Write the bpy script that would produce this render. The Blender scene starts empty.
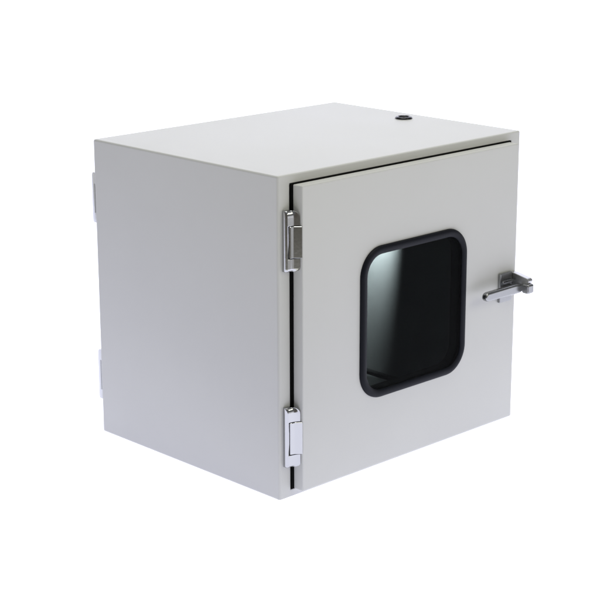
import bpy, bmesh, math
from mathutils import Matrix, Vector

scene = bpy.context.scene
col = scene.collection

# ---------------------------------------------------------------- dimensions (metres)
W, D, H = 0.6637, 0.5214, 0.600          # cabinet
LIP = 0.0306                             # width of the front frame
OZ0, OZ1 = 0.0161, 0.5827                # front opening, bottom / top
DX0, DX1 = 0.0346, 0.6275                # door leaf
DZ0, DZ1 = 0.0162, 0.5817
T = 0.0255                               # how far the door stands proud of the frame
WX0, WX1, WZ0, WZ1 = 0.1802, 0.4745, 0.1512, 0.4433   # outer outline of window gasket
WR = 0.055

# ---------------------------------------------------------------- materials
def new_mat(name):
    m = bpy.data.materials.new(name); m.use_nodes = True
    nt = m.node_tree
    b = nt.nodes.get('Principled BSDF')
    return m, nt, b

def add_noise_bump(nt, b, scale, strength, dist, detail=3):
    tc = nt.nodes.new('ShaderNodeTexCoord')
    n = nt.nodes.new('ShaderNodeTexNoise'); n.inputs['Scale'].default_value = scale
    n.inputs['Detail'].default_value = detail
    nt.links.new(tc.outputs['Object'], n.inputs['Vector'])
    bp = nt.nodes.new('ShaderNodeBump'); bp.inputs['Strength'].default_value = strength
    bp.inputs['Distance'].default_value = dist
    nt.links.new(n.outputs['Fac'], bp.inputs['Height'])
    nt.links.new(bp.outputs['Normal'], b.inputs['Normal'])
    return tc

def paint(name, c, rough=0.42):
    m, nt, b = new_mat(name)
    b.inputs['Roughness'].default_value = rough
    b.inputs['Specular IOR Level'].default_value = 0.4
    tc = add_noise_bump(nt, b, 900, 0.10, 0.0004, 2)
    n = nt.nodes.new('ShaderNodeTexNoise'); n.inputs['Scale'].default_value = 5.0
    n.inputs['Detail'].default_value = 4
    nt.links.new(tc.outputs['Object'], n.inputs['Vector'])
    cr = nt.nodes.new('ShaderNodeValToRGB')
    cr.color_ramp.elements[0].position = 0.3; cr.color_ramp.elements[1].position = 0.7
    cr.color_ramp.elements[0].color = (*[v * 0.985 for v in c], 1)
    cr.color_ramp.elements[1].color = (*[v * 1.01 for v in c], 1)
    nt.links.new(n.outputs['Fac'], cr.inputs['Fac'])
    nt.links.new(cr.outputs['Color'], b.inputs['Base Color'])
    # very slight waviness of the sheet under the coat
    n2 = nt.nodes.new('ShaderNodeTexNoise'); n2.inputs['Scale'].default_value = 7.0; n2.inputs['Detail'].default_value = 1
    nt.links.new(tc.outputs['Object'], n2.inputs['Vector'])
    b2 = nt.nodes.new('ShaderNodeBump'); b2.inputs['Strength'].default_value = 0.25; b2.inputs['Distance'].default_value = 0.003
    nt.links.new(n2.outputs['Fac'], b2.inputs['Height'])
    old = b.inputs['Normal'].links[0].from_node
    nt.links.new(b2.outputs['Normal'], old.inputs['Normal'])
    mr = nt.nodes.new('ShaderNodeMapRange')
    mr.inputs['To Min'].default_value = rough - 0.05; mr.inputs['To Max'].default_value = rough + 0.06
    nt.links.new(n.outputs['Fac'], mr.inputs['Value']); nt.links.new(mr.outputs['Result'], b.inputs['Roughness'])
    return m

def metal(name, c, rough, bump=0.05):
    m, nt, b = new_mat(name)
    b.inputs['Base Color'].default_value = (*c, 1); b.inputs['Metallic'].default_value = 1
    b.inputs['Roughness'].default_value = rough
    add_noise_bump(nt, b, 160, bump, 0.0006, 3)
    return m

def plain(name, c, rough, spec=0.5, bump=0.08, scale=500):
    m, nt, b = new_mat(name)
    b.inputs['Base Color'].default_value = (*c, 1)
    b.inputs['Roughness'].default_value = rough
    b.inputs['Specular IOR Level'].default_value = spec
    add_noise_bump(nt, b, scale, bump, 0.0004)
    return m

M_PAINT = paint('white powder coat', (0.66, 0.66, 0.64))
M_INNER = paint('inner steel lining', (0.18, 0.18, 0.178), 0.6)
M_CHROME = metal('polished chrome', (0.48, 0.485, 0.495), 0.10)
M_SATIN = metal('satin cast zinc', (0.34, 0.345, 0.345), 0.25, 0.10)
M_BRUSHED = metal('bright brushed aluminium', (0.60, 0.60, 0.60), 0.36, 0.06)
M_RUBBER = plain('black rubber', (0.006, 0.007, 0.012), 0.48, 0.16)
M_SEAL = plain('black foam seal', (0.006, 0.006, 0.006), 0.9, 0.1)
M_PLASTIC = plain('black plastic', (0.010, 0.010, 0.012), 0.22, 0.5)

# tinted, coated window pane
M_GLASS = bpy.data.materials.new('tinted coated glass'); M_GLASS.use_nodes = True
nt = M_GLASS.node_tree; nt.nodes.clear()
out = nt.nodes.new('ShaderNodeOutputMaterial')
tr = nt.nodes.new('ShaderNodeBsdfTransparent'); tr.inputs['Color'].default_value = (0.42, 0.455, 0.45, 1)
gl = nt.nodes.new('ShaderNodeBsdfGlossy'); gl.inputs['Roughness'].default_value = 0.02
fr = nt.nodes.new('ShaderNodeFresnel'); fr.inputs['IOR'].default_value = 1.08
mx = nt.nodes.new('ShaderNodeMixShader')
nt.links.new(fr.outputs['Fac'], mx.inputs['Fac']); nt.links.new(tr.outputs[0], mx.inputs[1])
nt.links.new(gl.outputs[0], mx.inputs[2]); nt.links.new(mx.outputs[0], out.inputs['Surface'])

# white backdrop; glow added to wash out contact shadows and light the box
M_GLOW_BACKDROP, nt, b = new_mat('glowing white backdrop')
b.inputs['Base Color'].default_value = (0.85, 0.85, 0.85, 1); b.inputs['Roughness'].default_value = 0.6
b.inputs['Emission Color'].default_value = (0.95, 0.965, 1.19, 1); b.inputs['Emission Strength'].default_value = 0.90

# ---------------------------------------------------------------- helpers
def obj(name, bm, mat, parent=None, bevel=0.0, seg=2, angle=35, smooth=True):
    bmesh.ops.recalc_face_normals(bm, faces=bm.faces[:])
    me = bpy.data.meshes.new(name); bm.to_mesh(me); bm.free()
    mats = mat if isinstance(mat, (list, tuple)) else [mat]
    for m in mats: me.materials.append(m)
    o = bpy.data.objects.new(name, me); col.objects.link(o)
    if parent is not None:
        o.parent = parent
        if parent.type == 'EMPTY': o.location = -Vector(parent.location)
    if bevel:
        md = o.modifiers.new('bevel', 'BEVEL'); md.width = bevel; md.segments = seg
        md.limit_method = 'ANGLE'; md.angle_limit = math.radians(angle); md.harden_normals = True
    if smooth:
        for p in me.polygons: p.use_smooth = True
        if not bevel: me.set_sharp_from_angle(angle=math.radians(angle))
    return o

def add_box(bm, x0, x1, y0, y1, z0, z1):
    v = [bm.verts.new((x, y, z)) for z in (z0, z1) for y in (y0, y1) for x in (x0, x1)]
    for f in ((0,1,3,2),(4,5,7,6),(0,1,5,4),(2,3,7,6),(0,2,6,4),(1,3,7,5)):
        bm.faces.new([v[i] for i in f])

def loft(bm, rings, caps=True, closed=False):
    R = [[bm.verts.new(p) for p in r] for r in rings]
    n = len(R[0])
    pairs = list(zip(R, R[1:])) + ([(R[-1], R[0])] if closed else [])
    for a, b in pairs:
        for i in range(n):
            bm.faces.new((a[i], a[(i+1) % n], b[(i+1) % n], b[i]))
    if caps and not closed:
        bm.faces.new(R[0]); bm.faces.new(R[-1])

def rounded(x0, x1, z0, z1, r, k=10):
    """rounded rectangle outline as corner arcs: BL, BR, TR, TL"""
    arcs = []
    for cx, cz, a0 in ((x0+r, z0+r, 180), (x1-r, z0+r, 270), (x1-r, z1-r, 0), (x0+r, z1-r, 90)):
        arcs.append([(cx + r*math.cos(math.radians(a0 + 90*i/k)), cz + r*math.sin(math.radians(a0 + 90*i/k))) for i in range(k+1)])
    return arcs

def lathe(bm, prof, cx, cy, n=40):
    rings = [[(cx + r*math.cos(2*math.pi*i/n), cy + r*math.sin(2*math.pi*i/n), z) for i in range(n)] for r, z in prof]
    loft(bm, rings)

# ---------------------------------------------------------------- backdrop: white sheet with added glow, with a swept-up back
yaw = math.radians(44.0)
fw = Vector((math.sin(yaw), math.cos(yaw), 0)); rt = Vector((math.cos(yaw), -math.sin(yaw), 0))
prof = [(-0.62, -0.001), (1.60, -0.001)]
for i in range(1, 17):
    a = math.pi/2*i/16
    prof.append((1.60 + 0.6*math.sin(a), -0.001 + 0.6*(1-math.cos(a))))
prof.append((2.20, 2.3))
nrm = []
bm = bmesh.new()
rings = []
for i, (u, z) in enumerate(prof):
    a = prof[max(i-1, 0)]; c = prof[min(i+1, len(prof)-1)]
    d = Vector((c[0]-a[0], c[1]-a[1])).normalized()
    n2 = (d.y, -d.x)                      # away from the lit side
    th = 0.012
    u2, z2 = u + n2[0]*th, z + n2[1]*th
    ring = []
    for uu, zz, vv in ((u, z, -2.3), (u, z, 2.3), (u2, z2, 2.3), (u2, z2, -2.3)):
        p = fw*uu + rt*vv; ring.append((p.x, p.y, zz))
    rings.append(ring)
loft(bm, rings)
table = obj('backdrop', bm, M_GLOW_BACKDROP)
table['kind'] = 'structure'

# ---------------------------------------------------------------- the pass box
root = bpy.data.objects.new('pass_box', None); col.objects.link(root)
root.location = (W/2, D/2, 0); root.empty_display_size = 0.1
root['label'] = 'off-white painted steel pass box with dark round-cornered door window and chrome hinges'
root['category'] = 'cabinet'

# cabinet shell, open at the front, with an inner chamber
bm = bmesh.new()
V = bm.verts.new
o8 = {(i, j, k): V((W*i, D*j, H*k)) for i in (0, 1) for j in (0, 1) for k in (0, 1)}
ix = (LIP, W - LIP); iz = (OZ0, OZ1); IY = D - 0.03
fi = {(i, k): V((ix[i], 0, iz[k])) for i in (0, 1) for k in (0, 1)}
bi = {(i, k): V((ix[i], IY, iz[k])) for i in (0, 1) for k in (0, 1)}
F = bm.faces.new
F([o8[0,0,0], o8[0,1,0], o8[0,1,1], o8[0,0,1]])
F([o8[1,0,0], o8[1,1,0], o8[1,1,1], o8[1,0,1]])
F([o8[0,0,1], o8[1,0,1], o8[1,1,1], o8[0,1,1]])
F([o8[0,0,0], o8[1,0,0], o8[1,1,0], o8[0,1,0]])
F([o8[0,1,0], o8[1,1,0], o8[1,1,1], o8[0,1,1]])
q = [(0,0), (1,0), (1,1), (0,1)]
inner = []
for a, b_ in zip(q, q[1:] + q[:1]):
    F([o8[a[0],0,a[1]], o8[b_[0],0,b_[1]], fi[b_], fi[a]])
    inner.append(F([fi[a], fi[b_], bi[b_], bi[a]]))
inner.append(F([bi[a] for a in q]))
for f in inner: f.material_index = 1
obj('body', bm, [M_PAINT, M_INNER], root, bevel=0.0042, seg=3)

# foam seal in the gap behind the door, and floor strip inside
bm = bmesh.new()
for x0, x1, z0, z1 in ((LIP-0.0004, LIP+0.02, OZ0-0.0004, OZ1+0.0004), (W-LIP-0.02, W-LIP+0.0004, OZ0-0.0004, OZ1+0.0004)):
    add_box(bm, x0, x1, -0.0010, 0.024, z0, z1)
for z0, z1 in ((OZ0-0.0004, OZ0+0.014), (OZ1-0.018, OZ1+0.0004)):
    add_box(bm, LIP+0.02, W-LIP-0.02, -0.0010, 0.024, z0, z1)
obj('door_seal', bm, M_SEAL, root)
bm = bmesh.new()
add_box(bm, W-LIP-0.016, W-LIP+0.001, 0.285, IY+0.001, OZ0-0.001, OZ0+0.007)
obj('floor_strip', bm, M_SEAL, root, bevel=0.001)
# unseen plate added to cut a straight edge into the added spot's light
bm = bmesh.new()
add_box(bm, W-LIP-0.11, W-LIP+0.001, 0.275, 0.279, 0.400, OZ1+0.001)
obj('added_shade_plate', bm, M_INNER, root)

# door leaf with a round-cornered window opening
def door_mesh():
    bm = bmesh.new()
    hole = rounded(WX0+0.010, WX1-0.010, WZ0+0.010, WZ1-0.010, WR-0.010, 8)
    qc = [(DX0, DZ0), (DX1, DZ0), (DX1, DZ1), (DX0, DZ1)]
    m_ = 0.012
    qi = [(DX0+m_, DZ0+m_), (DX1-m_, DZ0+m_), (DX1-m_, DZ1-m_), (DX0+m_, DZ1-m_)]
    side = {}
    for y in (-T, -0.0014):
        oc = [bm.verts.new((x, y, z)) for x, z in qc]
        ic = [bm.verts.new((x, y, z)) for x, z in qi]
        hs = [[bm.verts.new((x, y, z)) for x, z in arc] for arc in hole]
        for i in range(4):
            j = (i+1) % 4
            bm.faces.new((oc[i], oc[j], ic[j], ic[i]))
            for a, b_ in zip(hs[i], hs[i][1:]): bm.faces.new((ic[i], a, b_))
            bm.faces.new((ic[i], hs[i][-1], hs[j][0], ic[j]))
        side[y] = (oc, [v for arc in hs for v in arc])
    (o1, h1), (o2, h2) = side[-T], side[-0.0014]
    for a, b_ in ((o1, o2), (h1, h2)):
        n = len(a)
        for i in range(n): bm.faces.new((a[i], a[(i+1) % n], b_[(i+1) % n], b_[i]))
    return bm
door = obj('door', door_mesh(), M_PAINT, root, bevel=0.0022, seg=3)

# rubber gasket: profile swept along the outline (offset inwards, height above the door)
gp = [(0.0, -0.001), (0.0003, 0.0022), (0.0013, 0.0044), (0.0032, 0.0060), (0.0058, 0.0067), (0.0086, 0.0067), (0.0112, 0.0062), (0.0134, 0.0055),
      (0.0148, 0.0047), (0.0153, 0.0038), (0.0154, 0.0026), (0.0154, -0.0240), (0.0095, -0.0240), (0.0095, -0.001)]
rings = []
for off, h in gp:
    arcs = rounded(WX0+off, WX1-off, WZ0+off, WZ1-off, WR-off, 14)
    rings.append([(x, -T-h, z) for arc in arcs for x, z in arc])
bm = bmesh.new(); loft(bm, rings, closed=True)
for f in bm.faces:
    if f.calc_center_median().y > -T: f.material_index = 1       # matt inner lip behind the pane
obj('window_gasket', bm, [M_RUBBER, M_SEAL], door, angle=60)
# pane
bm = bmesh.new()
arcs = rounded(WX0+0.0130, WX1-0.0130, WZ0+0.0130, WZ1-0.0130, WR-0.0130, 14)
ring = [p for a in arcs for p in a]
bm.faces.new([bm.verts.new((x, -T-0.0034, z)) for x, z in ring])
g = bmesh.ops.extrude_face_region(bm, geom=bm.faces[:])
for v in g['geom']:
    if isinstance(v, bmesh.types.BMVert): v.co.y += 0.005
obj('window_pane', bm, M_GLASS, door, smooth=False)

# rear door (its face points away from the camera)
bm = bmesh.new(); add_box(bm, DX0, DX1, D+0.001, D+T, DZ0, DZ1)
obj('door', bm, M_PAINT, root, bevel=0.0022, seg=3)

# ---------------------------------------------------------------- hinges
X0 = 0.0106
def plan(front, depth, xr=0.0333):
    """hinge cross section seen from above: left side, curved front, right side"""
    pts = [(X0, 0.0), (X0, -0.0105), (X0+0.0012, -0.0122), (X0+0.005, -0.0131)]
    P, Q, R_ = (X0+0.009, -0.0138), (X0+0.0175, -0.0150), (xr, -depth)
    for i in range(9):
        t = i/8
        pts.append(((1-t)**2*P[0]+2*t*(1-t)*Q[0]+t*t*R_[0], (1-t)**2*P[1]+2*t*(1-t)*Q[1]+t*t*R_[1]))
    pts.append((xr+0.0004, -depth+0.002)); pts.append((xr+0.0004, 0.0))
    return pts
def hinge(z0, z1, rear):
    zc0, zc1 = z0+0.0235, z1-0.0265
    my = (lambda y: D - y) if rear else (lambda y: y)
    base = plan(0.013, 0.0205)
    def ring(z, s=1.0, pr=base):
        return [(X0 + (x-X0)*s, my(y*s), z) for x, y in pr]
    rings = []
    for i in range(7):
        a = math.pi/2*i/6
        rings.append(ring(z0 + 0.006*(1-math.cos(a)), 0.55+0.45*math.sin(a)))
    rings += [ring(z0+0.0064), ring(z0+0.0075), ring(zc0-0.0006), ring(zc0)]
    nb = []
    for i, (x, y) in enumerate(base):
        if i <= 2: nb.append((x, y))
        elif i == 3: nb.append((X0+0.0030, -0.0122))
        elif i < len(base)-1:
            k = (i-4)/(len(base)-6)
            nb.append((X0+0.0030 + 0.012*max(0, k-0.5)*2, -0.0118 + 0.0088*min(1, k*2)))
        else: nb.append((X0+0.015, 0.0))
    rings.append([(x, my(y), zc0+0.0004) for x, y in nb])
    rings.append([(x, my(y), zc1-0.0004) for x, y in nb])
    rings += [ring(zc1), ring(zc1+0.0006), ring(z1-0.0135), ring(z1-0.0124)]
    for i in range(7):
        a = math.pi/2*i/6
        rings.append(ring(z1 - 0.012*(1-math.sin(a)), 0.45+0.55*math.cos(a)**0.8 if i else 1.0))
    bm = bmesh.new(); loft(bm, rings)
    h = obj('hinge', bm, M_CHROME, root, angle=40)
    # moving leaf: knuckle in the notch and plate along the edge of the door
    lf = [(X0+0.0046, -0.0035), (X0+0.0046, -0.0128), (X0+0.0054, -0.0140), (X0+0.0075, -0.0148), (X0+0.0110, -0.0154), (X0+0.0132, -0.0160),
          (X0+0.0150, -0.0172), (X0+0.0164, -0.0190), (0.0341, -0.0256), (0.0344, -0.0250), (0.0344, -0.0035)]
    if rear: lf = [(min(x, 0.0344), y) for x, y in lf]
    zs = [(zc0+0.0012, 0.94), (zc0+0.0022, 1.0), (zc1-0.0022, 1.0), (zc1-0.0012, 0.94)]
    bm = bmesh.new()
    loft(bm, [[(0.0344 + (x-0.0344)*s, my(y*s), z) for x, y in lf] for z, s in zs])
    obj('hinge_leaf', bm, M_CHROME, h, bevel=0.0006, seg=2)
    if rear:
        h.location.x -= 0.0085
        bm = bmesh.new(); add_box(bm, X0-0.0004, X0+0.002, D+0.0012, D+0.0042, zc0-0.004, zc1+0.004)
        obj('hinge_slit_strip', bm, M_SATIN, h)  # gray strip added to stand for the dark slit in the hinge
for rear in (False, True):
    for z0, z1 in ((0.4287, 0.5385), (0.0640, 0.1775)):
        hinge(z0 + 0.005*rear, z1 - 0.005*rear, rear)

# ---------------------------------------------------------------- latch on the door
bm = bmesh.new()
add_box(bm, 0.5748, 0.6130, -T-0.0065, -T+0.0005, 0.2670, 0.3265)
latch = obj('latch', bm, M_SATIN, door, bevel=0.002, seg=3)
bm = bmesh.new()                                                     # ridged cheek of the base
add_box(bm, 0.5790, 0.6095, -T-0.0120, -T-0.0060, 0.3075, 0.3130)
add_box(bm, 0.5790, 0.6095, -T-0.0120, -T-0.0060, 0.2960, 0.3010)
obj('latch_rib', bm, M_SATIN, latch, bevel=0.0012)
def prism(bm, outline, axis, a, b_):
    def pt(u, v, w):
        return {'x': (w, u, v), 'y': (u, w, v), 'z': (u, v, w)}[axis]
    loft(bm, [[pt(u, v, a) for u, v in outline], [pt(u, v, b_) for u, v in outline]])
bm = bmesh.new()                                                     # arm standing forward of the door
prism(bm, [(-T+0.0005, 0.2905), (-T+0.0005, 0.3235), (-T-0.010, 0.3232), (-T-0.043, 0.3172), (-T-0.0465, 0.3135), (-T-0.0465, 0.3090), (-T-0.036, 0.2905)], 'x', 0.6135, 0.6270)
obj('latch_arm', bm, M_BRUSHED, latch, bevel=0.0015, seg=3)
bm = bmesh.new()                                                     # clamp block at the end of the arm
add_box(bm, 0.6055, 0.6245, -0.0785, -0.0605, 0.2880, 0.3072)
obj('clamp_block', bm, M_SATIN, latch, bevel=0.0042, seg=4)
bm = bmesh.new()                                                     # lever pointing to the middle of the door
zc, hh, rx_ = 0.2990, 0.0096, 0.0095
outl = [(0.603, zc+hh), (0.504, zc+hh*0.92)]
for i in range(1, 9):
    a = math.pi/2 + math.pi*i/9
    outl.append((0.5045 + rx_*math.cos(a), zc + hh*0.92*math.sin(a)))
outl += [(0.504, zc-hh*0.92), (0.602, zc-hh*1.05), (0.612, zc-hh*0.55), (0.614, zc+hh*0.3)]
prism(bm, outl, 'y', -0.0630, -0.0500)
obj('latch_lever', bm, M_SATIN, latch, bevel=0.0042, seg=4)

# ---------------------------------------------------------------- cable grommet on the roof
bm = bmesh.new()
lathe(bm, [(0.0105, H-0.001), (0.0182, H-0.001), (0.0182, H+0.0016), (0.0172, H+0.0034), (0.0150, H+0.0046), (0.0125, H+0.0044), (0.0112, H+0.0030), (0.0105, H+0.0010)], 0.6054, 0.2614, 48)
gr = obj('cable_grommet', bm, M_PLASTIC, root, angle=50)
bm = bmesh.new()
lathe(bm, [(0.0104, H-0.0005), (0.0104, H+0.0016), (0.0090, H+0.0022), (0.0045, H+0.0026), (0.0042, H+0.0012), (0.001, H+0.0010)], 0.6054, 0.2614, 40)
obj('grommet_plug', bm, M_PLASTIC, gr, angle=50)

# ---------------------------------------------------------------- light
def area(name, loc, target, size, power, colr=(1, 1, 1), sy=None):
    l = bpy.data.lights.new(name, 'AREA'); l.energy = power; l.color = colr
    l.shape = 'RECTANGLE'; l.size = size; l.size_y = sy or size
    o = bpy.data.objects.new(name, l); col.objects.link(o)
    o.location = loc
    o.rotation_euler = (Vector(target) - Vector(loc)).to_track_quat('-Z', 'Y').to_euler()
    return o
ctr = (W/2, D/2, 0.3)
area('overhead_softbox', (0.2, 0.1, 2.6), (0.33, 0.26, 0.6), 1.6, 26, (1.0, 1.0, 0.93))
area('front_softbox', (0.9, -2.6, 1.9), ctr, 1.0, 12.5, (1.0, 0.99, 0.76))
pl = bpy.data.lights.new('added_patch_spot', 'SPOT'); pl.energy = 470; pl.shadow_soft_size = 0.006; pl.color = (0.92, 0.955, 1.0)  # unseen spot added to make the bright patch on the right wall
pl.spot_size = math.radians(40); pl.spot_blend = 1.0
po = bpy.data.objects.new('added_patch_spot', pl); col.objects.link(po); po.location = (W-LIP-0.045, 0.302, 0.545)
po.rotation_euler = (Vector((W-LIP, 0.331, 0.427)) - po.location).to_track_quat('-Z', 'Y').to_euler()

world = bpy.data.worlds.new('World'); scene.world = world; world.use_nodes = True
nt = world.node_tree; bg = nt.nodes['Background']
tc = nt.nodes.new('ShaderNodeTexCoord'); sx = nt.nodes.new('ShaderNodeSeparateXYZ')
nt.links.new(tc.outputs['Generated'], sx.inputs[0])
cr = nt.nodes.new('ShaderNodeValToRGB')
mr = nt.nodes.new('ShaderNodeMapRange'); mr.inputs['From Min'].default_value = -1; mr.inputs['From Max'].default_value = 1
nt.links.new(sx.outputs['Z'], mr.inputs['Value']); nt.links.new(mr.outputs['Result'], cr.inputs['Fac'])
e = cr.color_ramp.elements
LOW, BAND, UP = (1.10, 1.10, 1.0, 1), (0.13, 0.118, 0.10, 1), (0.185, 0.19, 0.20, 1)
e[0].position = 0.34; e[0].color = LOW
e[1].position = 0.62; e[1].color = UP
for ps, c_ in ((0.38, BAND), (0.47, BAND)):
    el = e.new(ps); el.color = c_
# the right-hand side of the studio is brighter than the rest
mr2 = nt.nodes.new('ShaderNodeMapRange'); mr2.interpolation_type = 'SMOOTHSTEP'
mr2.inputs['From Min'].default_value = 0.05; mr2.inputs['From Max'].default_value = 0.25
nt.links.new(sx.outputs['X'], mr2.inputs['Value'])
band = nt.nodes.new('ShaderNodeValToRGB'); be = band.color_ramp.elements
be[0].position = 0.36; be[0].color = (0, 0, 0, 1)
be[1].position = 0.54; be[1].color = (0, 0, 0, 1)
for ps, v in ((0.40, 1.0), (0.48, 1.0)):
    el = be.new(ps); el.color = (v, v, v, 1)
nt.links.new(mr.outputs['Result'], band.inputs['Fac'])
mul = nt.nodes.new('ShaderNodeMath'); mul.operation = 'MULTIPLY'
mr3 = nt.nodes.new('ShaderNodeMapRange'); mr3.interpolation_type = 'SMOOTHSTEP'
mr3.inputs['From Min'].default_value = 0.25; mr3.inputs['From Max'].default_value = 0.55
nt.links.new(sx.outputs['Y'], mr3.inputs['Value'])
mxm = nt.nodes.new('ShaderNodeMath'); mxm.operation = 'MAXIMUM'
nt.links.new(mr2.outputs['Result'], mxm.inputs[0]); nt.links.new(mr3.outputs['Result'], mxm.inputs[1])
nt.links.new(mxm.outputs[0], mul.inputs[0]); nt.links.new(band.outputs['Color'], mul.inputs[1])
mixc = nt.nodes.new('ShaderNodeMix'); mixc.data_type = 'RGBA'
nt.links.new(mul.outputs[0], mixc.inputs[0]); nt.links.new(cr.outputs['Color'], mixc.inputs[6])
mixc.inputs[7].default_value = (0.92, 0.92, 0.94, 1)
nt.links.new(mixc.outputs[2], bg.inputs['Color']); bg.inputs['Strength'].default_value = 1.0

# ---------------------------------------------------------------- camera
cam = bpy.data.cameras.new('camera'); co = bpy.data.objects.new('camera', cam); col.objects.link(co)
cam.sensor_fit = 'HORIZONTAL'; cam.sensor_width = 36; cam.lens = 36*1681.678/600
cam.clip_start = 0.05; cam.clip_end = 100
rot = Matrix.Rotation(-0.768315612, 4, 'Z') @ Matrix.Rotation(1.29993023, 4, 'X') @ Matrix.Rotation(-0.0023, 4, 'Z')
co.matrix_world = Matrix.Translation((-1.94998765, -2.07270912, 1.16979204)) @ rot
scene.camera = co

scene.render.engine = 'CYCLES'
scene.cycles.use_denoising = True
scene.cycles.transparent_max_bounces = 16
scene.cycles.max_bounces = 10
vs = scene.view_settings
vs.view_transform = 'Standard'; vs.look = 'None'; vs.exposure = 0; vs.gamma = 1
